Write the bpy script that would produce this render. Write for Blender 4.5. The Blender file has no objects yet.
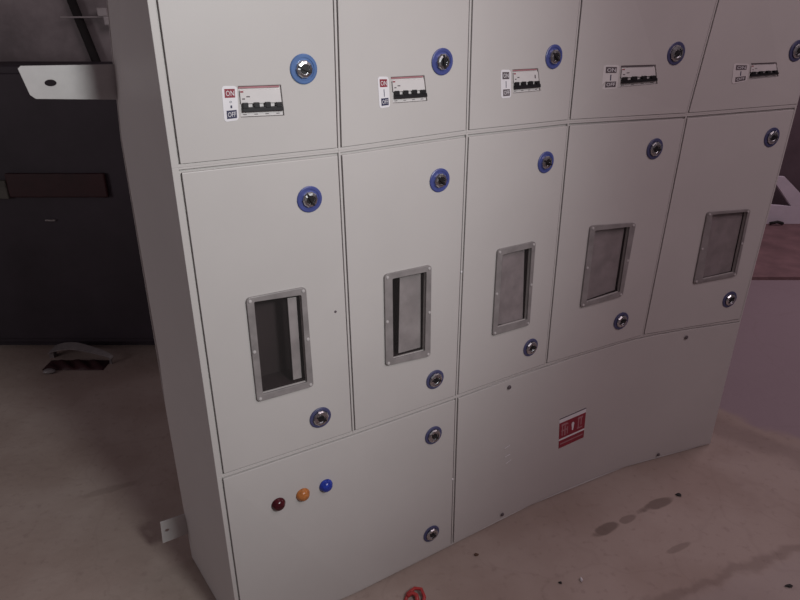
import bpy, bmesh, math, random
from mathutils import Vector, Matrix
random.seed(7)
scene = bpy.context.scene
C = scene.collection
V = Vector

# ------------------------------------------------------------------ materials
def mat(name, col, rough=.5, metal=0., var=0., vscale=6., bump=0., bscale=60., spec=.5, alpha=1., trans=0., col2=None):
    m = bpy.data.materials.new(name); m.use_nodes = True
    nt = m.node_tree; b = nt.nodes['Principled BSDF']
    b.inputs['Base Color'].default_value = (*col, 1)
    b.inputs['Roughness'].default_value = rough
    b.inputs['Metallic'].default_value = metal
    b.inputs['Specular IOR Level'].default_value = spec
    b.inputs['Alpha'].default_value = alpha
    b.inputs['Transmission Weight'].default_value = trans
    tc = nt.nodes.new('ShaderNodeTexCoord')
    if var > 0 or col2:
        n = nt.nodes.new('ShaderNodeTexNoise'); n.inputs['Scale'].default_value = vscale
        n.inputs['Detail'].default_value = 6; n.inputs['Roughness'].default_value = .6
        nt.links.new(tc.outputs['Object'], n.inputs['Vector'])
        r = nt.nodes.new('ShaderNodeValToRGB')
        c2 = col2 or tuple(min(1, c*(1+var)) for c in col)
        c1 = col if col2 else tuple(c*(1-var) for c in col)
        r.color_ramp.elements[0].position = .35; r.color_ramp.elements[1].position = .65
        r.color_ramp.elements[0].color = (*c1, 1); r.color_ramp.elements[1].color = (*c2, 1)
        nt.links.new(n.outputs['Fac'], r.inputs['Fac'])
        nt.links.new(r.outputs['Color'], b.inputs['Base Color'])
    if bump > 0:
        n2 = nt.nodes.new('ShaderNodeTexNoise'); n2.inputs['Scale'].default_value = bscale; n2.inputs['Detail'].default_value = 4
        nt.links.new(tc.outputs['Object'], n2.inputs['Vector'])
        bp = nt.nodes.new('ShaderNodeBump'); bp.inputs['Strength'].default_value = bump; bp.inputs['Distance'].default_value = .01
        nt.links.new(n2.outputs['Fac'], bp.inputs['Height']); nt.links.new(bp.outputs['Normal'], b.inputs['Normal'])
    return m

M = dict(
    paint=mat('powder_coat_grey', (.49, .465, .455), .45, var=.025, vscale=3, bump=.03, bscale=400, spec=.35),
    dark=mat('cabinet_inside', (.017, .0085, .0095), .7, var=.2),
    bezel=mat('smoky_window_rim', (.235, .215, .215), .35, var=.15, vscale=25),
    pane=mat('clear_window_pane', (.2, .18, .18), .12, alpha=.05, spec=.5),
    plate=mat('inner_plate_grey', (.30, .27, .27), .5, var=.18, vscale=14),
    plate_dk=mat('inner_plate_dull', (.25, .215, .22), .5, var=.15, vscale=22),
    blue=mat('blue_plastic', (.075, .145, .33), .35, var=.08, vscale=40),
    blue2=mat('deep_blue_plastic', (.06, .075, .24), .35, var=.08, vscale=40),
    blue3=mat('dull_blue_plastic', (.06, .062, .14), .4, var=.08, vscale=40),
    chrome=mat('lock_chrome', (.62, .62, .64), .25, 1.0, var=.1, vscale=90),
    black=mat('black_plastic', (.012, .011, .013), .4, var=.1, vscale=40),
    white=mat('white_plastic', (.60, .57, .57), .45, var=.03, vscale=20),
    lab=mat('label_white', (.70, .68, .71), .5, var=.03, vscale=20),
    red=mat('print_red', (.24, .018, .035), .5, var=.1, vscale=40),
    navy=mat('print_navy', (.025, .025, .07), .5, var=.1, vscale=40),
    ink=mat('print_grey', (.10, .08, .09), .6, var=.1, vscale=40),
    pink=mat('print_pale_red', (.36, .16, .18), .6, var=.1, vscale=40),
    lred=mat('lens_dark_red', (.055, .006, .010), .2, var=.3, vscale=120),
    lora=mat('lens_amber', (.42, .15, .045), .2, var=.25, vscale=120),
    lblu=mat('lens_blue', (.02, .04, .30), .2, var=.25, vscale=120),
    zinc=mat('bracket_steel', (.50, .475, .475), .4, .1, var=.05, vscale=20),
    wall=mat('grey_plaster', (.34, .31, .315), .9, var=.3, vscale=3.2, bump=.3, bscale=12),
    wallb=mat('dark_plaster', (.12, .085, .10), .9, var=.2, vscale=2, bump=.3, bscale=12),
    cup=mat('black_painted_metal', (.036, .028, .038), .6, var=.35, vscale=1.5),
    maroon=mat('dark_maroon', (.035, .008, .010), .6, var=.3, vscale=5),
    sheet=mat('white_sheet', (.66, .61, .68), .6, var=.06, vscale=8),
    brick=mat('reddish_step', (.20, .115, .12), .85, var=.2, vscale=6, bump=.3, bscale=40),
    grn=mat('dusty_grey_green', (.09, .09, .075), .7, var=.2, vscale=20),
    thread=mat('red_plastic_strip', (.42, .04, .04), .45, var=.15, vscale=30),
    chip=mat('black_scrap', (.012, .010, .010), .7, var=.2, vscale=50),
    brown=mat('brown_scrap', (.10, .055, .035), .8, var=.2, vscale=50),
)

# ------------------------------------------------------------------ helpers
def link(name, bm, m, parent=None, bevel=0, smooth=False, harden=False):
    bmesh.ops.recalc_face_normals(bm, faces=bm.faces)
    me = bpy.data.meshes.new(name); bm.to_mesh(me); bm.free()
    for x in (m if isinstance(m, (list, tuple)) else [m]): me.materials.append(x)
    o = bpy.data.objects.new(name, me); C.objects.link(o)
    if smooth:
        for p in me.polygons: p.use_smooth = True
    if parent:
        r = parent
        while r.parent: r = r.parent
        me.transform(Matrix.Translation(-r.location)); o.parent = parent
    else:
        xs = [v.co for v in me.vertices]
        cx = sum((v.x for v in xs))/len(xs); cy = sum((v.y for v in xs))/len(xs); z0 = min(v.z for v in xs)
        me.transform(Matrix.Translation((-cx, -cy, -z0))); o.location = (cx, cy, z0)
    if bevel:
        b = o.modifiers.new('bevel', 'BEVEL'); b.width = bevel; b.segments = 2; b.limit_method = 'ANGLE'; b.angle_limit = math.radians(50); b.harden_normals = harden
    return o

def tag(o, label=None, cat=None, group=None, kind=None):
    if label: o['label'] = label
    if cat: o['category'] = cat
    if group: o['group'] = group
    if kind: o['kind'] = kind
    return o

def empty(name, loc):
    o = bpy.data.objects.new(name, None); C.objects.link(o); o.location = loc; o.empty_display_size = .1
    return o

def hexa(bm, a, b, mi=0):
    """a: loop of points, b: the same loop moved: a closed prism"""
    va = [bm.verts.new(p) for p in a]; vb = [bm.verts.new(p) for p in b]
    fs = [bm.faces.new(va), bm.faces.new(vb[::-1])]
    n = len(a)
    for i in range(n):
        fs.append(bm.faces.new((va[i], vb[i], vb[(i+1) % n], va[(i+1) % n])))
    for f in fs: f.material_index = mi

def box(bm, x0, x1, y0, y1, z0, z1):
    hexa(bm, [(x0, y0, z0), (x1, y0, z0), (x1, y1, z0), (x0, y1, z0)], [(x0, y0, z1), (x1, y0, z1), (x1, y1, z1), (x0, y1, z1)])

def tube(bm, pts, r, seg=10):
    pts = [V(p) for p in pts]; rings = []
    for i, p in enumerate(pts):
        d = (pts[min(i+1, len(pts)-1)]-pts[max(i-1, 0)]).normalized()
        up = V((0, 0, 1)) if abs(d.z) < .9 else V((1, 0, 0))
        a = d.cross(up).normalized(); b = d.cross(a)
        rr = r[i] if isinstance(r, (list, tuple)) else r
        rings.append([bm.verts.new(p+a*rr*math.cos(t)+b*rr*math.sin(t)) for t in [2*math.pi*k/seg for k in range(seg)]])
    for i in range(len(rings)-1):
        for k in range(seg):
            bm.faces.new((rings[i][k], rings[i][(k+1) % seg], rings[i+1][(k+1) % seg], rings[i+1][k]))
    bm.faces.new(rings[0][::-1]); bm.faces.new(rings[-1])

# ------------------------------------------------------------------ cabinet front
# corner points in metres of the seams on the slightly bowed front: 4 heights x 6 uprights; B = rear left upright
N = [[V(p) for p in row] for row in [[[-0.413, 1.1583, 1.8], [-0.1208, 1.3303, 1.8], [0.144, 1.4989, 1.8], [0.4279, 1.6824, 1.8], [0.8442, 1.824, 1.8], [1.1893, 1.9837, 1.8]], [[-0.413, 1.1583, 1.2404], [-0.126, 1.3286, 1.2388], [0.1524, 1.4995, 1.246], [0.4313, 1.6818, 1.2425], [0.7989, 1.8428, 1.2367], [1.1847, 1.9867, 1.2421]], [[-0.413, 1.1583, 0.5392], [-0.1177, 1.3307, 0.5381], [0.1533, 1.4981, 0.5362], [0.4374, 1.6778, 0.5332], [0.7866, 1.8508, 0.5411], [1.1735, 1.9901, 0.5307]], [[-0.413, 1.1583, 0.0], [-0.1224, 1.3163, 0.0], [0.158, 1.4931, 0.0], [0.4357, 1.6689, -0.0], [0.8124, 1.8653, -0.0], [1.1763, 2.0012, 0.0]]]]
B = [V(p) for p in [[-0.5855, 1.4628, 1.8], [-0.6205, 1.4481, 1.2397], [-0.625, 1.4461, 0.5408], [-0.625, 1.4461, 0.0]]]
for i in range(6): N[3][i].z = .004
B[3].z = .004
PN = {}
for r in range(3):
    for i in range(5):
        PN[i, r] = ((N[r][i+1]-N[r][i]+N[r+1][i+1]-N[r+1][i]).cross(N[r][i]-N[r+1][i]+N[r][i+1]-N[r+1][i+1])).normalized()
        if PN[i, r].y > 0: PN[i, r] = -PN[i, r]

def nrm(s, t, i=None):
    r = min(max(int(t), 0), 2)
    if i is not None: return PN[i, r]
    k = round(s)
    if abs(s-k) < 1e-6 and 0 < k < 5: return (PN[k-1, r]+PN[k, r]).normalized()
    return PN[min(max(int(s), 0), 4), r]

def S(s, t, n=0., i=None, r=None):
    ii = min(max(int(s), 0), 4) if i is None else i
    rr = min(max(int(t), 0), 2) if r is None else r
    a = s-ii; b = t-rr
    p = N[rr][ii]*(1-a)*(1-b)+N[rr][ii+1]*a*(1-b)+N[rr+1][ii]*(1-a)*b+N[rr+1][ii+1]*a*b
    nn = PN[i, rr] if i is not None else nrm(s, rr+.5)
    return p+nn*n

def W(i, r): return ((N[r][i+1]-N[r][i]).length+(N[r+1][i+1]-N[r+1][i]).length)/2
def H(r): return (N[r][2]-N[r+1][2]).length

def qbox(bm, q, n0, n1, i, r, mi=0):
    hexa(bm, [S(s, t, n0, i, r) for s, t in q], [S(s, t, n1, i, r) for s, t in q], mi)

def ring(bm, qo, qi, n0, n1, i, r):
    for k in range(4):
        j = (k+1) % 4
        q = [qo[k], qo[j], qi[j], qi[k]]
    vo0 = [bm.verts.new(S(*p, n0, i, r)) for p in qo]; vo1 = [bm.verts.new(S(*p, n1, i, r)) for p in qo]
    vi0 = [bm.verts.new(S(*p, n0, i, r)) for p in qi]; vi1 = [bm.verts.new(S(*p, n1, i, r)) for p in qi]
    m = len(qo)
    for k in range(m):
        j = (k+1) % m
        bm.faces.new((vo1[k], vo1[j], vi1[j], vi1[k])); bm.faces.new((vo0[j], vo0[k], vi0[k], vi0[j]))
        bm.faces.new((vo0[k], vo0[j], vo1[j], vo1[k])); bm.faces.new((vi0[j], vi0[k], vi1[k], vi1[j]))

def rect(s0, s1, t0, t1): return [(s0, t0), (s1, t0), (s1, t1), (s0, t1)]
def inq(q, u, v):
    (a, b), (c, d), (e, f), (g, h) = q
    return (a*(1-u)*(1-v)+c*u*(1-v)+e*u*v+g*(1-u)*v, b*(1-u)*(1-v)+d*u*(1-v)+f*u*v+h*(1-u)*v)
def subq(q, u0, u1, v0, v1): return [inq(q, u0, v0), inq(q, u1, v0), inq(q, u1, v1), inq(q, u0, v1)]
def grow(q, g): return subq(q, -g, 1+g, -g*.6, 1+g*.6)
def roundq(q, ru, rv, seg=4):
    out = []
    for (cu, cv, a0) in ((ru, rv, 180), (1-ru, rv, 270), (1-ru, 1-rv, 0), (ru, 1-rv, 90)):
        for k in range(seg+1):
            a = math.radians(a0+90*k/seg)
            out.append(inq(q, cu+ru*math.cos(a), cv+rv*math.sin(a)))
    return out

def lathe(bm, s, t, prof, i, r, seg=28, mi=0, rot=0):
    c = S(s, t, 0, i, r); n = PN[i, r]; z = V((0, 0, 1)); x = n.cross(z).normalized(); z = x.cross(n).normalized()
    rings = []
    for rad, nn in prof:
        if rad < 1e-6: rings.append([bm.verts.new(c+n*nn)])
        else: rings.append([bm.verts.new(c+n*nn+x*rad*math.cos(2*math.pi*k/seg+rot)+z*rad*math.sin(2*math.pi*k/seg+rot)) for k in range(seg)])
    for a, b in zip(rings, rings[1:]):
        for k in range(seg):
            j = (k+1) % seg
            if len(a) == 1: f = bm.faces.new((a[0], b[k], b[j]))
            elif len(b) == 1: f = bm.faces.new((a[k], a[j], b[0]))
            else: f = bm.faces.new((a[k], a[j], b[j], b[k]))
            f.material_index = mi
    if len(rings[0]) > 1: bm.faces.new(rings[0][::-1]).material_index = mi

def local_bar(bm, s, t, x0, x1, z0, z1, n0, n1, i, r, ang=0):
    c = S(s, t, 0, i, r); n = PN[i, r]; z = V((0, 0, 1)); x = n.cross(z).normalized()
    if x.x < 0: x = -x
    ca, sa = math.cos(ang), math.sin(ang)
    def P(a, b, d): return c+x*(a*ca-b*sa)+z*(a*sa+b*ca)+n*d
    L = [(x0, z0), (x1, z0), (x1, z1), (x0, z1)]
    hexa(bm, [P(a, b, n0) for a, b in L], [P(a, b, n1) for a, b in L])

def text_faces(txt):
    cu = bpy.data.curves.new('lettering', 'FONT'); cu.body = txt; cu.fill_mode = 'BOTH'; cu.resolution_u = 2
    o = bpy.data.objects.new('lettering', cu); C.objects.link(o)
    dg = bpy.context.evaluated_depsgraph_get(); me = bpy.data.meshes.new_from_object(o.evaluated_get(dg))
    vs = [(v.co.x, v.co.y) for v in me.vertices]; fs = [tuple(p.vertices) for p in me.polygons]
    bpy.data.objects.remove(o); bpy.data.meshes.remove(me)
    x0 = min(a for a, _ in vs); x1 = max(a for a, _ in vs); y0 = min(b for _, b in vs); y1 = max(b for _, b in vs)
    return [((a-x0)/(x1-x0), 1-(b-y0)/(y1-y0)) for a, b in vs], fs
def put_text(bm, txt, q, n, i, r, mi=0):
    vs, fs = text_faces(txt)
    bv = [bm.verts.new(S(*inq(q, u, v), n, i, r)) for u, v in vs]
    for f in fs:
        try: bm.faces.new([bv[k] for k in f]).material_index = mi
        except ValueError: pass

def SC(s, t, n=0., r=2):
    """the same front with the kinks at the uprights rounded into one smooth bow"""
    i = min(max(int(s), 0), 4); a = s-i
    def cr(row):
        P = [N[row][max(i-1, 0)], N[row][i], N[row][i+1], N[row][min(i+2, 5)]]
        if i == 2: P[0] = P[1]*2-P[2]
        if i == 4: P[3] = P[2]*2-P[1]
        def f(x): return P[1]+(P[2]-P[0])*.5*x+(P[0]-P[1]*2.5+P[2]*2-P[3]*.5)*x*x+(P[1]*1.5-P[0]*.5-P[2]*1.5+P[3]*.5)*x*x*x
        return f(a), (f(min(a+.01, 1))-f(max(a-.01, 0))).normalized()
    (p0, d0), (p1, d1) = cr(r), cr(r+1)
    nn = (d0+d1).cross(p0-p1).normalized()
    if nn.y > 0: nn = -nn
    return p0.lerp(p1, t-r)+nn*n
def bowed(bm, s0, s1, t0, t1, n0, n1, k=18):
    ss = [s0+(s1-s0)*j/k for j in range(k+1)]
    G = [[[bm.verts.new(SC(s, t, n)) for s in ss] for t in (t0, t1)] for n in (n0, n1)]
    for j in range(k):
        for q in G: bm.faces.new((q[0][j], q[0][j+1], q[1][j+1], q[1][j]))
        for e in (0, 1): bm.faces.new((G[0][e][j], G[0][e][j+1], G[1][e][j+1], G[1][e][j]))
    for j in (0, k): bm.faces.new((G[0][0][j], G[0][1][j], G[1][1][j], G[1][0][j]))

# ------------------------------------------------------------------ feature layout on the front (upright index + fraction)
WIN = [[(.3203, 1.3974), (.7137, 1.4006), (.7158, 1.7572), (.3184, 1.7568)],
       [(1.3023, 1.4191), (1.7077, 1.4234), (1.7115, 1.7774), (1.2992, 1.7624)],
       [(2.3333, 1.4247), (2.7295, 1.4252), (2.7387, 1.7758), (2.3349, 1.7738)],
       [(3.2614, 1.4043), (3.685, 1.423), (3.671, 1.7528), (3.2619, 1.7615)],
       [(4.3589, 1.4208), (4.7795, 1.4312), (4.8068, 1.7513), (4.3785, 1.7601)]]
INN = [[(.3674, 1.4138), (.677, 1.4237), (.6707, 1.7351), (.3611, 1.7336)],
       [(1.3682, 1.4401), (1.6635, 1.4446), (1.6579, 1.7498), (1.3662, 1.7434)],
       [(2.3876, 1.4487), (2.6912, 1.4477), (2.7051, 1.7497), (2.3832, 1.7455)],
       [(3.3079, 1.4285), (3.6279, 1.436), (3.6336, 1.7319), (3.3146, 1.7447)],
       [(4.4128, 1.4352), (4.7551, 1.4413), (4.7774, 1.7343), (4.4609, 1.7463)]]
STRIP = [[(.6, 1.4357), (.661, 1.4375), (.6537, 1.7273), (.5925, 1.7274)],
         [(1.4616, 1.4533), (1.6459, 1.4538), (1.6492, 1.7445), (1.4443, 1.7418)],
         [(2.4343, 1.4528), (2.6609, 1.457), (2.7025, 1.7648), (2.4258, 1.7464)],
         [(3.3401, 1.431), (3.6198, 1.4397), (3.6223, 1.7283), (3.3529, 1.7445)],
         [(4.4324, 1.4364), (4.7551, 1.4413), (4.7774, 1.7343), (4.4814, 1.7478)]]
STK = [[(.3166, .7538), (.4012, .7562), (.3941, .8634), (.3121, .8662)],
       [(1.2842, .7526), (1.3646, .7556), (1.3742, .8631), (1.2962, .8645)],
       [(2.2768, .7586), (2.3676, .7605), (2.3854, .8712), (2.2939, .8722)],
       [(3.2101, .7555), (3.3326, .7583), (3.3414, .8599), (3.2202, .8617)],
       [(4.2851, .7659), (4.433, .7721), (4.4471, .8535), (4.3167, .8635)]]
BRK = [[(.4065, .7579), (.6531, .7603), (.6619, .86), (.4073, .8559)],
       [(1.3823, .7583), (1.6389, .7614), (1.6645, .8555), (1.3984, .8516)],
       [(2.386, .7609), (2.6279, .7607), (2.668, .8534), (2.4049, .8555)],
       [(3.3458, .7615), (3.6174, .7606), (3.6668, .8463), (3.3561, .8558)],
       [(4.4457, .7701), (4.6843, .7715), (4.7389, .841), (4.4619, .8468)]]
LOCK = {(0, 0): [(.7937, .7126)], (1, 0): [(1.7772, .7159)], (2, 0): [(2.7707, .716)], (3, 0): [(3.7605, .7115)], (4, 0): [(4.8501, .7201)],
        (0, 1): [(.784, 1.1301), (.7527, 1.8902)], (1, 1): [(1.7735, 1.1382), (1.7703, 1.8869)], (2, 1): [(2.7786, 1.1325), (2.7846, 1.8856)],
        (3, 1): [(3.7513, 1.1233), (3.7115, 1.8817)], (4, 1): [(4.8209, 1.1208), (4.8069, 1.8737)], (1, 2): [(1.766, 2.1806), (1.7638, 2.8346)]}

cab = empty('switchboard_cabinet', (.38, 1.75, .004))
tag(cab, 'large light grey metal switchboard cabinet with rows of lockable doors standing on the dusty floor', 'electrical cabinet')

DEPTH = -.006                     # face of the carcass behind the doors
# carcass: shell, sheet behind the doors with its openings, and the rails showing between the doors
bm = bmesh.new()
off = [N[r][5]-N[r][0] for r in range(4)]
for r in range(3):
    b0, b1 = B[r], B[r+1]
    th = (N[r][1]-N[r][0]).normalized()*.002
    if r == 0:                                                                  # left side sheet
        side = [N[k][0] for k in range(4)]+[B[k] for k in (3, 2, 1, 0)]
        hexa(bm, side, [p+th for p in side])
    hexa(bm, [b0, b1, b1+off[r+1], b0+off[r]], [p+PN[2, r]*.002 for p in (b0, b1, b1+off[r+1], b0+off[r])])
    g0, g1, h0, h1 = N[r][5], N[r+1][5], B[r]+off[r], B[r+1]+off[r+1]
    hexa(bm, [g0, g1, h1, h0], [g0-th, g1-th, h1-th, h0-th])
for r, dz in ((0, -.002), (3, .002)):
    loop = [N[r][i]+PN[min(i, 4), min(r, 2)]*-.001 for i in range(6)]+[B[r]+off[r], B[r]]
    hexa(bm, loop, [p+V((0, 0, dz)) for p in loop])
for i in range(5):
    for r in range(3):
        q = rect(i, i+1, r, r+1)
        if r == 0: ring(bm, q, grow(BRK[i], .02), DEPTH-.002, DEPTH, i, r)
        elif r == 1: ring(bm, q, grow(INN[i], .02), DEPTH-.002, DEPTH, i, r)
        else: qbox(bm, q, DEPTH-.002, DEPTH, i, r)
# rails
def vrail(s, r, a0, a1, i):
    w = W(i, r); t0, t1 = r, r+1
    qbox(bm, [(s+a0/w, t0), (s+a1/w, t0), (s+a1/w, t1), (s+a0/w, t1)], DEPTH, 0, i, r)
for r in (0, 1, 2):
    vrail(0, r, 0, .0125 if r < 2 else .009, 0)
    for k in (1, 2, 3, 4):
        if r == 2 and k != 2: continue
        vrail(k, r, -.0045, .0005, k-1) if k > 2 else vrail(k, r, -.0005, .0045, k)
    vrail(5, r, -.006, 0, 4)
for i in range(5):
    for r, e, u0, u1 in ((0, 0, 0, .008), (0, 1, -.006, 0), (1, 0, 0, .004), (1, 1, -.004, 0), (2, 0, 0, .004), (2, 1, -.006, 0)):
        h = H(r); t = r+e
        if r == 2 and i >= 2: continue
        qbox(bm, rect(i, i+1, t+u0/h, t+u1/h), DEPTH, -.0005, i, r)
bowed(bm, 2, 5, 2, 2+.004/H(2), DEPTH, -.0005); bowed(bm, 2, 5, 3-.006/H(2), 3, DEPTH, -.0005)
link('body', bm, M['paint'], cab, bevel=.0008)

# dark recesses behind the openings
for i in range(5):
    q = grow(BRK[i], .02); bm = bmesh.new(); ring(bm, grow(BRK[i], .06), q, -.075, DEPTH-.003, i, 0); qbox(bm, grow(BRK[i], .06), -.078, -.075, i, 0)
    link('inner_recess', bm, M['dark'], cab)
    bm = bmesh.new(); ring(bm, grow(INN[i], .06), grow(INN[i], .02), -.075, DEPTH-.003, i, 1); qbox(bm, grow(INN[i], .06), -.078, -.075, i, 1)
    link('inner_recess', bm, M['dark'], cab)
    bm = bmesh.new(); qbox(bm, STRIP[i], -.0125, -.0095, i, 1)
    tag(link('inner_cover_plate', bm, M['plate'] if i < 2 else M['plate_dk'], cab, bevel=.0008),
        ['narrow pale strip behind the window', 'broad pale plate filling right half of the window'][i] if i < 2 else 'dull grey plate filling the window')

# doors
def door(i0, i1, r, hole=None, ml=.0035, mr=.0035, mt=.007, mb=.006):
    h = H(r); bm = bmesh.new()
    s0 = i0+ml/W(i0, r); s1 = i1-mr/W(i1-1, r); t0 = r+mt/h; t1 = r+1-mb/h
    if hole:
        ring(bm, rect(s0, s1, t0, t1), hole, -.005, .0015, i0, r)
    else:
        ss = [s0]+[k for k in range(i0+1, i1)]+[s1]
        F = []
        for n in (-.005, .0015):
            F.append([[bm.verts.new(S(s, t, 0, min(int(s), 4) if s < i1 else i1-1, r)+nrm(s if 0 < s < 5 else 0, r+.5)*n) for s in ss] for t in (t0, t1)])
        m = len(ss)
        for k in range(m-1):
            for q in F: bm.faces.new((q[0][k], q[0][k+1], q[1][k+1], q[1][k]))
            for j in (0, 1): bm.faces.new((F[0][j][k], F[0][j][k+1], F[1][j][k+1], F[1][j][k]))
        for k in (0, m-1): bm.faces.new((F[0][0][k], F[0][1][k], F[1][1][k], F[1][0][k]))
    return bm

def add_lock(d, s, t, i, r, m, open_slot=True, ang=.4):
    R = .0275 if i < 3 else .029
    bm = bmesh.new(); lathe(bm, s, t, [(R, .0015), (R, .0035), (R-.002, .0046), (.021, .0046), (.0205, .003), (0, .003)], i, r, 32)
    link('lock_ring', bm, m, d, smooth=False)
    bm = bmesh.new()
    K = 1.08 if m is not M['blue3'] else 1.3
    lathe(bm, s, t, [(.0155*K, .0030), (.0155*K, .0075), (.0135*K, .0105), (.0095*K, .0115), (.009*K, .008), (0, .0075)], i, r, 10)
    c = link('lock_cylinder', bm, M['chrome'], d)
    bm = bmesh.new()
    lathe(bm, s, t, [(.0085, .0070), (.0085, .0092), (0, .0092)], i, r, 20)
    local_bar(bm, s, t, -.0022, .0022, -.0145, .0145, .007, .0125, i, r, ang)
    link('key_slot', bm, M['black'], d, bevel=.0004)

ordn = ['first', 'second', 'third', 'fourth', 'fifth']
doors = {}
for i in range(5):
    bm = door(i, i+1, 0, BRK[i], ml=.0165 if i == 0 else (.007 if i < 3 else .003), mr=.0035 if i < 2 else .0068 if i < 4 else .002, mt=.012, mb=.007)
    d = link('door', bm, M['paint'], cab, bevel=.0012); doors[i, 0] = d
    for s, t in LOCK[i, 0]: add_lock(d, s, t, i, 0, M['blue'] if i == 0 else M['blue2'] if i < 3 else M['blue3'], ang=[1.2, .2, .9, -.9, -.9][i])
    # printed sticker with a red block above and a dark block below
    q = STK[i]
    sm = bmesh.new(); hexa(sm, [S(*p, .0015, i, 0) for p in roundq(q, .2, .1)], [S(*p, .0021, i, 0) for p in roundq(q, .2, .1)])
    top = 'red' if i < 2 else 'ink'
    st = link('label_sticker', sm, M['lab'] if i < 3 else M['white'], d)
    pm = bmesh.new(); hexa(pm, [S(*p, .0021, i, 0) for p in subq(q, .16, .84, .08, .33)], [S(*p, .0023, i, 0) for p in subq(q, .16, .84, .08, .33)])
    put_text(pm, 'ON', subq(q, .24, .78, .13, .28), .0026, i, 0, 1)
    link('label_print', pm, [M[top], M['lab']], d)
    pm = bmesh.new(); hexa(pm, [S(*p, .0021, i, 0) for p in subq(q, .2, .88, .69, .93)], [S(*p, .0023, i, 0) for p in subq(q, .2, .88, .69, .93)])
    put_text(pm, 'OFF', subq(q, .28, .82, .74, .88), .0026, i, 0, 1)
    link('label_print', pm, [M['navy'] if i < 2 else M['ink'], M['lab']], d)
    pm = bmesh.new()
    if i == 0:
        put_text(pm, 'I', subq(q, .48, .60, .55, .63), .0024, i, 0); put_text(pm, 'o', subq(q, .44, .60, .42, .48), .0024, i, 0)
    else:
        hexa(pm, [S(*p, .0021, i, 0) for p in subq(q, .48, .54, .40, .64)], [S(*p, .0024, i, 0) for p in subq(q, .48, .54, .40, .64)])
    link('label_print', pm, M['navy'], d)

for i in range(5):
    bm = door(i, i+1, 1, INN[i], ml=.0165 if i == 0 else (.007 if i < 3 else .003), mr=.0035 if i < 2 else .0068 if i < 4 else .009, mt=.0095, mb=.007)
    d = link('door', bm, M['paint'], cab, bevel=.0012); doors[i, 1] = d
    for k, (s, t) in enumerate(LOCK[i, 1]): add_lock(d, s, t, i, 1, M['blue2'] if i < 3 and k == 0 else M['blue3'], ang=[.5, 1.0][k]+i*.3)
    bm = bmesh.new(); ring(bm, roundq(WIN[i], .07, .035), [p for p in roundq(INN[i], .03, .015)], .0015, .0075, i, 1)
    w = link('window_rim', bm, M['bezel'], d, bevel=.001)
    bm = bmesh.new(); qbox(bm, INN[i], -.001, .0008, i, 1)
    link('window_pane', bm, M['pane'], d)
    for (u, v) in ((.055, .03), (.945, .03), (.945, .97), (.055, .97), (.96, .5), (.04, .5)):
        s, t = inq(WIN[i], u, v)
        bm = bmesh.new(); lathe(bm, s, t, [(.0038, .0075), (.0034, .0092), (0, .0098)], i, 1, 12)
        link('rim_screw', bm, M['zinc'], d)

d = link('door', door(0, 2, 2, ml=.013, mr=.0035, mt=.0075, mb=.006), M['paint'], cab, bevel=.0012)
tag(d, 'wide lower left door with three indicator lights')
for s, t in LOCK[1, 2]: add_lock(d, s, t, 1, 2, M['blue3'], ang=.9)
for (s, t), m, nm in zip([(.3937, 2.2438), (.5818, 2.2404), (.7648, 2.2366)], ('lred', 'lora', 'lblu'), ('dark red', 'amber', 'blue')):
    bm = bmesh.new(); lathe(bm, s, t, [(.0178, .0015), (.0178, .005), (.016, .0062), (.0145, .012), (.0095, .0165), (0, .018)], 0, 2, 24)
    tag(link('indicator_light', bm, M[m], d, smooth=True), nm+' indicator light')
bm = bmesh.new(); bowed(bm, 2+.008/W(2, 2), 5-.002/W(4, 2), 2+.0075/H(2), 3-.006/H(2), -.005, .0015)
cov = link('cover_panel', bm, M['paint'], cab, bevel=.0012, smooth=True, harden=True)
tag(cov, 'wide plain lower right cover with red warning sticker')
for s, t, i in ((2.5746, 2.0568, 2), (2.609, 2.9538, 2), (4.3633, 2.9657, 4), (4.4392, 2.0584, 4)):
    bm = bmesh.new(); lathe(bm, s, t, [(.0065, .0015), (.006, .004), (.003, .0055), (0, .0052)], i, 2, 14)
    link('screw', bm, M['ink'], cov)
for s, t, a in ((2.6056, 2.4587, .25), (2.6143, 2.5234, .1), (2.6328, 2.5703, .3)):
    bm = bmesh.new(); local_bar(bm, s, t, -.011, .011, -.0012, .0012, .0015, .0022, 2, 2, a)
    link('scratch_mark', bm, M['lab'], cov)
# warning sticker
q = [(3.2101, 2.4097), (3.4834, 2.3967), (3.4891, 2.6192), (3.2343, 2.6335)]
S_ = S
def S(s, t, n=0., i=None, r=None): return SC(s, t, n) if r == 2 and s > 2 else S_(s, t, n, i, r)
def flat(bm, qq, n0, n1, mi=0): qbox(bm, qq, n0, n1, 3, 2, mi)
bm = bmesh.new(); flat(bm, q, .0015, .002)
flat(bm, subq(q, 0, 1, 0, .035), .002, .0023, 2)
flat(bm, subq(q, .0, 1, .155, .685), .002, .0023, 1)
flat(bm, subq(q, 0, 1, .745, 1), .002, .0023, 1)
flat(bm, subq(q, .05, .95, .845, .885), .0023, .0026, 3)
flat(bm, subq(q, .28, .72, .20, .24), .0023, .0026, 1)
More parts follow.
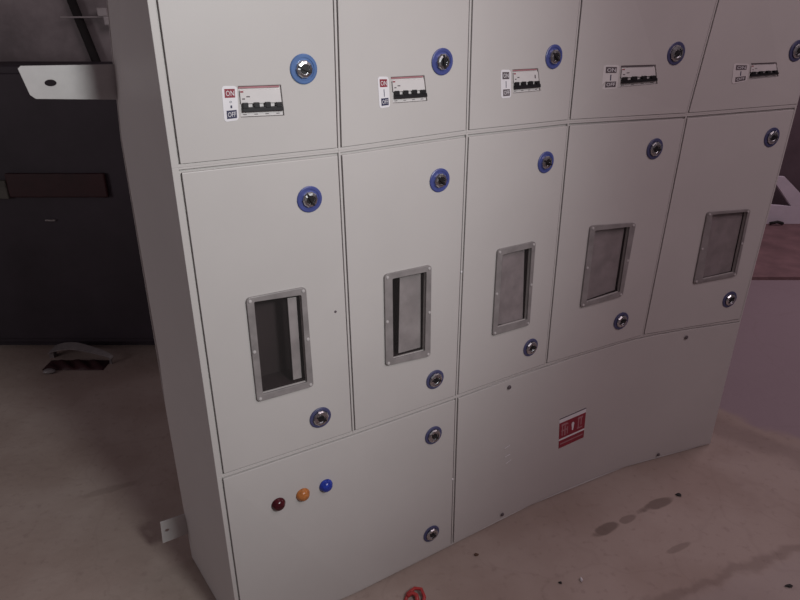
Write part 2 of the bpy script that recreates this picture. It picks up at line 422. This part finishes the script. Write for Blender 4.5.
# pale panel with a red arch and a pale figure in it, upright strokes to both sides
for u0, u1, v0, v1 in ((.08, .34, .22, .28), (.10, .14, .28, .60), (.20, .25, .30, .62), (.30, .34, .36, .60), (.08, .3, .42, .46),
                       (.70, .90, .22, .28), (.72, .76, .28, .58), (.82, .86, .24, .50), (.70, .9, .56, .60)):
    flat(bm, subq(q, u0, u1, v0, v1), .0023, .0026, 3)
pts = [inq(q, .525+.15*math.cos(math.radians(a)), .38-.17*math.sin(math.radians(a))) for a in range(0, 181, 15)]+[inq(q, .375, .66), inq(q, .675, .66)]
hexa(bm, [S(*p, .0023, 3, 2) for p in pts], [S(*p, .0027, 3, 2) for p in pts], 1)
pts = [inq(q, .52+.05*math.cos(math.radians(a)), .36-.07*math.sin(math.radians(a))) for a in range(-30, 211, 20)]+[inq(q, .50, .56), inq(q, .545, .56)]
hexa(bm, [S(*p, .0027, 3, 2) for p in pts], [S(*p, .0031, 3, 2) for p in pts], 0)
tag(link('warning_sticker', bm, [M['lab'], M['red'], M['ink'], M['pink']], cov), 'red and white warning sticker')

# small marks and clips on the frame
for (s, t, i, r, nm, m) in ((.915, 1.51, 0, 1, 'dark_spot', 'ink'), (2.0, 1.48, 1, 1, 'hinge_clip', 'lab'), (1.985, 2.52, 1, 2, 'hinge_clip', 'lab'), (.01, .16, 0, 0, 'rivet', 'ink')):
    bm = bmesh.new(); lathe(bm, s, t, [(.003, .0015), (.0025, .003), (0, .0033)], i, r, 12)
    link(nm, bm, M[m], cab)

# wall brackets on the rear left upright
def plate(pts, thick, hole, name):
    """pts: outline (x, z) along the back plane; hole centre and radius"""
    bx = V((.856, .516, 0)).normalized(); nn = V((bx.y, -bx.x, 0))
    o = V((-.6, 1.461, 0))
    def P(a, z, d): return o+bx*a+V((0, 0, z))+nn*d
    bm = bmesh.new(); m = len(pts)*6
    # resample outline into rays from the hole
    cx, cz, hr, hz = hole
    def out(a):
        dx, dz = math.cos(a), math.sin(a); best = None
        for k in range(len(pts)):
            (x0, z0), (x1, z1) = pts[k], pts[(k+1) % len(pts)]
            den = dx*(z1-z0)-dz*(x1-x0)
            if abs(den) < 1e-9: continue
            tt = ((x0-cx)*(z1-z0)-(z0-cz)*(x1-x0))/den; ss = ((x0-cx)*dz-(z0-cz)*dx)/den
            if tt > 0 and -1e-6 <= ss <= 1+1e-6 and (best is None or tt > best): best = tt
        return cx+dx*best, cz+dz*best
    angs = sorted(set([round(2*math.pi*k/24, 5) for k in range(24)]+[round(math.atan2(z-cz, x-cx) % (2*math.pi), 5) for x, z in pts]))
    vo = []; vi = []
    for d in (0, thick):
        vo.append([bm.verts.new(P(*out(a), d)) for a in angs]); vi.append([bm.verts.new(P(cx+hr*math.cos(a), cz+hz*math.sin(a), d)) for a in angs])
    n = len(angs)
    for k in range(n):
        j = (k+1) % n
        bm.faces.new((vo[1][k], vo[1][j], vi[1][j], vi[1][k])); bm.faces.new((vo[0][j], vo[0][k], vi[0][k], vi[0][j]))
        bm.faces.new((vo[0][k], vo[0][j], vo[1][j], vo[1][k])); bm.faces.new((vi[0][j], vi[0][k], vi[1][k], vi[1][j]))
    return tag(link(name, bm, M['zinc'], cab, bevel=.0008), None)
k = 1/.856
tag(plate([(-.192*1.0, 1.396), (-.186, 1.401), (.012, 1.397), (.012, 1.3235), (-.172, 1.3365), (-.181, 1.345)], .004, (-.139, 1.366, .011, .0065), 'mounting_bracket'), 'long pale upper bracket with bolt hole')
tag(plate([(-.097, .175), (-.012, .172), (-.02, .100), (-.101, .099)], .004, (-.083, .139, .006, .0055), 'mounting_bracket'), 'short lower bracket near the floor')

# ------------------------------------------------------------------ circuit breakers in the openings of the top row
bnames = ['white circuit breaker in the leftmost top door, beside the brightest red ON sticker',
          'white circuit breaker in the second top door from the left',
          'white circuit breaker in the third top door, the middle one of five',
          'four-pole white circuit breaker in the fourth top door, second from the right',
          'four-pole white circuit breaker in the rightmost top door, dimmest of the five']
for i in range(5):
    q = subq(BRK[i], .010, .990, .014, .986)
    base = S(*inq(q, .5, 1), -.03, i, 0)
    root = empty('circuit_breaker', base); tag(root, bnames[i], 'circuit breaker', 'circuit breakers in the top row of doors')
    bm = bmesh.new(); qbox(bm, q, -.06, -.002, i, 0)
    qbox(bm, subq(q, .02, .98, .12, .56), -.002, .002, i, 0)
    link('housing', bm, M['white'], root, bevel=.0006)
    bm = bmesh.new(); qbox(bm, subq(q, .04, 1.0, .68, .83), -.002, .0055, i, 0)
    link('toggle_bar', bm, M['black'], root, bevel=.0006)
    for k in range(4):
        u = .05+k*.262
        bm = bmesh.new(); qbox(bm, subq(q, u, u+.12, .52 if k < 3 else .54, .70), .0, .0075, i, 0)
        link('toggle', bm, M['black'], root, bevel=.0006)
    bm = bmesh.new(); qbox(bm, subq(q, .0, .97, .0, .055), -.002, .0006, i, 0)
    tag(link('colour_stripe', bm, M['pink'] if i < 3 else M['ink'], root), 'thin reddish stripe along the top' if i < 3 else 'thin grey stripe along the top')
    marks = [(.03, .10, .14, .19, 'red', .002), (.06, .12, .38, .42, 'ink', .002), (.16, .24, .31, .35, 'ink', .002)]
    if i == 2: marks.append((.83, .87, .26, .42, 'ink', .002))
    marks += [(.06+k*.26, .14+k*.26, .92, .945, 'ink', -.002) for k in range(4)]
    for u0, u1, v0, v1, mm, nn in marks:
        bm = bmesh.new(); qbox(bm, subq(q, u0, u1, v0, v1), nn, nn+.0004, i, 0); link('printed_mark', bm, M[mm], root)

# ------------------------------------------------------------------ the room
def floor_material():
    m = mat('dusty_floor', (.30, .235, .215), .8, bump=.25, bscale=25, spec=.3)
    nt = m.node_tree; b = nt.nodes['Principled BSDF']; L = nt.links.new
    tc = nt.nodes['Texture Coordinate']
    def noise(sc, det=5):
        n = nt.nodes.new('ShaderNodeTexNoise'); n.inputs['Scale'].default_value = sc; n.inputs['Detail'].default_value = det
        L(tc.outputs['Object'], n.inputs['Vector']); return n.outputs['Fac']
    def math_(op, a, bb, clamp=False):
        n = nt.nodes.new('ShaderNodeMath'); n.operation = op; n.use_clamp = clamp
        for k, x in enumerate((a, bb)):
            if isinstance(x, (int, float)): n.inputs[k].default_value = x
            else: L(x, n.inputs[k])
        return n.outputs[0]
    def ramp(f, p0, p1):
        n = nt.nodes.new('ShaderNodeMapRange'); n.inputs['From Min'].default_value = p0; n.inputs['From Max'].default_value = p1; n.interpolation_type = 'SMOOTHSTEP'
        L(f, n.inputs['Value']); return n.outputs['Result']
    def mix(f, a, bb):
        n = nt.nodes.new('ShaderNodeMix'); n.data_type = 'RGBA'
        if isinstance(f, (int, float)): n.inputs['Factor'].default_value = f
        else: L(f, n.inputs['Factor'])
        for k, x in ((6, a), (7, bb)):
            if isinstance(x, tuple): n.inputs[k].default_value = (*x, 1)
            else: L(x, n.inputs[k])
        return n.outputs[2]
    sp = nt.nodes.new('ShaderNodeSeparateXYZ'); L(tc.outputs['Object'], sp.inputs[0]); x, y = sp.outputs[0], sp.outputs[1]
    nz = math_('MULTIPLY', math_('SUBTRACT', noise(4.5), .5), .35)
    nz2 = math_('MULTIPLY', math_('SUBTRACT', noise(14), .5), .08)
    c = mix(ramp(noise(3), .35, .65), (.325, .255, .222), (.385, .315, .28))
    c = mix(math_('MULTIPLY', ramp(noise(38, 8), .55, .75), .35), c, (.21, .155, .14))
    # purple grey painted zone beyond a ragged edge on the far right
    e1 = math_('ADD', math_('SUBTRACT', math_('ADD', y, math_('MULTIPLY', x, .85)), 3.32), nz)
    c = mix(math_('MULTIPLY', ramp(e1, 0, .10), .9), c, (.27, .21, .235))
    # darker reddish band in front of that zone
    e2 = math_('ABSOLUTE', math_('ADD', e1, .13), 0)
    c = mix(math_('MULTIPLY', math_('SUBTRACT', 1, ramp(e2, .04, .14)), .35), c, (.14, .095, .09))
    # long dark streak to the lower right and paler zone past it
    e3 = math_('ADD', math_('SUBTRACT', math_('SUBTRACT', y, math_('MULTIPLY', x, .42)), .98), math_('ADD', nz2, math_('MULTIPLY', nz, .2)))
    c = mix(math_('MULTIPLY', math_('SUBTRACT', 1, ramp(math_('ABSOLUTE', e3, 0), .005, .03)), .35), c, (.13, .09, .08))
    c = mix(math_('MULTIPLY', ramp(math_('MULTIPLY', e3, -1), 0, .05), .35), c, (.36, .315, .31))
    # spill stains
    for (sx, sy, rx, ry, st) in ((.65, 1.565, .05, .022, .7), (.74, 1.61, .03, .014, .5), (.85, 1.675, .07, .02, .7), (.86, 1.49, .04, .012, .4), (-1.0, 1.75, .09, .02, .25)):
        dx = math_('DIVIDE', math_('SUBTRACT', math_('SUBTRACT', x, sx), math_('MULTIPLY', nz2, .6)), rx); dy = math_('DIVIDE', math_('SUBTRACT', math_('SUBTRACT', y, sy), math_('MULTIPLY', math_('SUBTRACT', x, sx), .45)), ry)
        r2 = math_('ADD', math_('ADD', math_('MULTIPLY', dx, dx), math_('MULTIPLY', dy, dy)), math_('MULTIPLY', nz2, 34))
        c = mix(math_('MULTIPLY', math_('SUBTRACT', 1, ramp(r2, .5, 1.3)), st), c, (.13, .095, .08))
    # fine cracks near the cabinet foot
    vor = nt.nodes.new('ShaderNodeTexVoronoi'); vor.feature = 'DISTANCE_TO_EDGE'; vor.inputs['Scale'].default_value = 2.1
    wn = nt.nodes.new('ShaderNodeTexNoise'); wn.inputs['Scale'].default_value = 6; L(tc.outputs['Object'], wn.inputs['Vector'])
    mv = nt.nodes.new('ShaderNodeMix'); mv.data_type = 'RGBA'; mv.inputs['Factor'].default_value = .12; L(tc.outputs['Object'], mv.inputs[6]); L(wn.outputs['Color'], mv.inputs[7])
    L(mv.outputs[2], vor.inputs['Vector'])
    c = mix(math_('MULTIPLY', math_('SUBTRACT', 1, ramp(vor.outputs['Distance'], .002, .012)), .10), c, (.20, .15, .135))
    L(c, b.inputs['Base Color'])
    return m

def struct(name, bm, m):
    o = link(name, bm, m); o['kind'] = 'structure'; return o
bm = bmesh.new(); box(bm, -4, 6.5, -1.5, 6.2, -.1, 0)
fl = struct('floor', bm, floor_material())
# keep object coordinates equal to world metres on the floor
off_ = fl.location.copy(); fl.data.transform(Matrix.Translation(off_)); fl.location = (0, 0, 0)
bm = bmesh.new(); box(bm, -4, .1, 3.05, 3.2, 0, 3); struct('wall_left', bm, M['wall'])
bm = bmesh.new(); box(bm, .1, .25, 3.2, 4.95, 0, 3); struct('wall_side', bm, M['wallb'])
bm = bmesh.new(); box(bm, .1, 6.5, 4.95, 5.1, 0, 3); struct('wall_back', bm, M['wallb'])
bm = bmesh.new(); box(bm, 1.3, 6.4, 3.64, 4.95, 0, .02); struct('trim_1', bm, M['brick'])

# dark cupboard against the left wall
cup = empty('storage_cupboard', (-1.7, 2.85, 0)); tag(cup, 'black metal cupboard against the wall left of the cabinet', 'cupboard')
bm = bmesh.new(); box(bm, -2.9, -.35, 2.77, 3.0, .03, 1.30); link('carcass', bm, M['cup'], cup, bevel=.006)
bm = bmesh.new(); box(bm, -2.86, -2.02, 2.755, 2.77, .06, 1.27); link('door', bm, M['cup'], cup, bevel=.003)
bm = bmesh.new(); box(bm, -2.01, -.39, 2.755, 2.77, .06, 1.27); link('door', bm, M['cup'], cup, bevel=.003)
bm = bmesh.new(); box(bm, -2.85, -.4, 2.80, 2.98, 0, .03); link('plinth', bm, M['cup'], cup)
bm = bmesh.new(); box(bm, -1.70, -1.27, 2.735, 2.755, .76, .865); tag(link('rail', bm, M['maroon'], cup, bevel=.006), 'dark maroon rail')
bm = bmesh.new(); box(bm, -1.80, -1.70, 2.730, 2.755, .755, .835); tag(link('latch', bm, M['grn'], cup, bevel=.004), 'dull grey-green latch')
bm = bmesh.new(); box(bm, -1.575, -1.53, 2.745, 2.757, .650, .657); link('pull_edge', bm, M['bezel'], cup, bevel=.002)

# pole leaning on the wall behind the cupboard, clamp with rod
bm = bmesh.new(); tube(bm, [(-1.03, 3.024, .0), (-1.50, 3.026, 1.95)], .019, 14)
tag(link('pole', bm, M['chip'], None, smooth=True), 'black pole leaning on the grey wall behind the black cupboard', 'pole')
cl = empty('wall_clamp', (-1.25, 3.05, 1.45)); tag(cl, 'off-white wall clamp with thin rod beside the leaning black pole', 'clamp')
bm = bmesh.new(); box(bm, -1.265, -1.215, 2.99, 3.05, 1.445, 1.51); box(bm, -1.285, -1.24, 2.985, 3.05, 1.48, 1.515)
link('clamp_block', bm, M['zinc'], cl, bevel=.004)
bm = bmesh.new(); tube(bm, [(-1.45, 3.0, 1.477), (-1.26, 3.0, 1.478)], .0035, 8); link('rod', bm, M['zinc'], cl)

# scraps at the foot of the cupboard
bm = bmesh.new(); n = 16; L0 = []; L1 = []
for k in range(n+1):
    u = k/n; x = -1.66+.32*u; w = .055*(1-u)**.7+.004; z = .03+.05*math.sin(min(u*1.9, 1)*math.pi*.5)*(1-u)**.6
    L0.append((x, 2.66-.05*u, z)); L1.append((x+.01, 2.66-.05*u+w, z+.012))
for k in range(n):
    hexa(bm, [L0[k], L0[k+1], L1[k+1], L1[k]], [(a, b, c-.004) for a, b, c in (L0[k], L0[k+1], L1[k+1], L1[k])])
for (px, w_) in ((0, 0), (n, 0)): pass
bmesh.ops.remove_doubles(bm, verts=bm.verts, dist=.0005)
box(bm, -1.66, -1.64, 2.67, 2.70, 0, .03)
box(bm, -1.352, -1.343, 2.612, 2.618, 0, .028)
tag(link('curved_offcut', bm, M['bezel'], None), 'pale curved strip lying over the maroon rag at the cupboard foot', 'scrap strip')
bm = bmesh.new(); bmesh.ops.create_grid(bm, x_segments=24, y_segments=10, size=.5)
for v in bm.verts:
    u, w = v.co.x, v.co.y
    e = max(0, 1-(2*u)**4)*max(0, 1-(2*w)**4)
    v.co = V((-1.50+u*.28, 2.60+w*.09, .002+e*(.010+.008*math.sin(u*23+w*7)+.004*math.sin(w*31))))
ex = bmesh.ops.extrude_face_region(bm, geom=bm.faces[:])
for g in ex['geom']:
    if isinstance(g, bmesh.types.BMVert): g.co.z = max(0, g.co.z-.003) if g.co.z > .004 else 0
tag(link('rag', bm, M['maroon'], None, smooth=True), 'crumpled dark maroon rag on the floor before the black cupboard', 'rag')
bm = bmesh.new(); bmesh.ops.create_icosphere(bm, subdivisions=2, radius=.018, matrix=Matrix.Translation((-1.60, 2.53, .011)))
for v in bm.verts: v.co.z = max(0, .011+(v.co.z-.011)*.6); v.co.x += .006*math.sin(v.co.y*90); v.co.x = -1.60+(v.co.x+1.60)*1.6
tag(link('paper_scrap', bm, M['bezel'], None), 'small pale scrap on the floor left of the maroon rag', 'scrap')

# white cut sheet with a triangular opening standing on the step at the far right
bm = bmesh.new()
def prism(pts, y0=4.71, y1=4.74, lean=.0): hexa(bm, [(x-.05, y0+z*lean, z) for x, z in pts], [(x-.05, y1+z*lean, z) for x, z in pts])
Z = .021
# one outline cut by a triangular opening: built as three touching legs
prism([(2.78, Z), (3.5, Z), (3.5, .17), (2.998, .160), (2.87, .168), (2.78, .18)])
prism([(2.84, .335), (2.86, .385), (2.895, .385), (3.05, .255), (3.5, .17), (2.998, .160)])
prism([(2.78, .18), (2.825, .175), (2.84, .335), (2.86, .385), (2.80, .38)])
tag(link('cut_white_panel', bm, M['sheet'], None, bevel=.002), 'white panel with triangular opening standing on the reddish step at right', 'panel')
bm = bmesh.new(); tube(bm, [(2.80, 4.68, .034), (2.85, 4.67, .05), (2.90, 4.68, .034)], .012, 8)
tag(link('cable_offcut', bm, M['chip'], None, smooth=True), 'short black cable piece lying at the foot of the white panel', 'cable')

# litter on the floor near the cabinet
def pebble(name, x, y, rx, ry, rz, m, label, cat):
    bm = bmesh.new(); bmesh.ops.create_icosphere(bm, subdivisions=2, radius=1)
    for v in bm.verts:
        f = 1+.18*math.sin(v.co.x*5+x*40)+.12*math.sin(v.co.y*7+y*30)
        v.co = V((x+v.co.x*rx*f, y+v.co.y*ry*f, max(0, rz*.8+v.co.z*rz)))
    tag(link(name, bm, m), label, cat)
pebble('dark_chip', .947, 1.721, .010, .007, .004, M['chip'], 'small black chip on the floor below the red warning sticker, beyond the brown stains', 'floor scrap')
pebble('dark_chip', 1.112, 1.341, .012, .005, .004, M['chip'], 'small black chip lying nearest the bottom right corner of the photo', 'floor scrap')
pebble('dark_chip', .461, 1.353, .005, .004, .003, M['chip'], 'tiny black chip on the floor just left of the white chip', 'floor scrap')
pebble('white_chip', .523, 1.362, .004, .007, .006, M['lab'], 'tiny white chip standing out on the open floor before the cabinet', 'floor scrap')
pebble('brown_chip', .230, 1.457, .007, .005, .004, M['brown'], 'small brown chip on the floor at the foot of the two lower doors', 'floor scrap')
bm = bmesh.new()
tube(bm, [(.015, 1.288, .004), (.022, 1.312, .006), (.042, 1.325, .012), (.060, 1.318, .016), (.068, 1.298, .010), (.064, 1.275, .004)], .005, 8)
tube(bm, [(.020, 1.298, .012), (.035, 1.308, .013), (.046, 1.300, .013), (.050, 1.280, .005)], .006, 8)
tag(link('red_strip', bm, M['thread'], None, smooth=True), 'curled red plastic strip on the floor at the bottom edge of the photo', 'scrap strip')

# ------------------------------------------------------------------ light
def area(name, loc, target, size, power, col, spread=180):
    l = bpy.data.lights.new(name, 'AREA'); l.size = size; l.energy = power; l.color = col; l.spread = math.radians(spread)
    o = bpy.data.objects.new(name, l); C.objects.link(o); o.location = loc
    o.rotation_euler = (V(target)-V(loc)).to_track_quat('-Z', 'Y').to_euler(); return o
def spot(name, loc, target, power, col, ang, blend, rad):
    l = bpy.data.lights.new(name, 'SPOT'); l.energy = power; l.color = col; l.spot_size = math.radians(ang); l.spot_blend = blend; l.shadow_soft_size = rad
    o = bpy.data.objects.new(name, l); C.objects.link(o); o.location = loc
    o.rotation_euler = (V(target)-V(loc)).to_track_quat('-Z', 'Y').to_euler(); return o
spot('work_lamp', (.98, -.28, 1.98), (-.42, 1.20, 1.16), 119, (.965, 1, .985), 67, 1, .16)
area('front_fill', (1.7, .1, 2.9), (.9, 1.9, .2), 1.4, 17, (1, .81, .86), 150)  # soft fill added to lift the cabinet front, not a known lamp
area('left_side_fill', (-3.3, .35, 1.3), (-.6, 1.5, 1.2), .9, 5.5, (1, .90, .93), 120)  # weak fill added to brighten the left side sheet, no opening there
area('far_floor_fill', (3.4, 3.7, 2.7), (2.4, 3.0, 0), 1.2, 17, (1, .78, .88), 150)  # unseen fill added behind the front plane to light the right floor
w = bpy.data.worlds.new('world'); scene.world = w; w.use_nodes = True
w.node_tree.nodes['Background'].inputs[0].default_value = (.80, .64, .69, 1); w.node_tree.nodes['Background'].inputs[1].default_value = .09

# ------------------------------------------------------------------ camera
cam = bpy.data.cameras.new('camera'); co = bpy.data.objects.new('camera', cam); C.objects.link(co)
cam.sensor_width = 36; cam.sensor_fit = 'HORIZONTAL'; cam.lens = 642.9/800*36
co.location = (0, 0, 1.5); co.rotation_euler = (math.radians(90-24.173), 0, 0)
cam.clip_start = .02
scene.camera = co
scene.view_settings.view_transform = 'Standard'; scene.view_settings.look = 'None'
scene.view_settings.exposure = 0; scene.view_settings.gamma = 1; scene.view_settings.use_curve_mapping = False
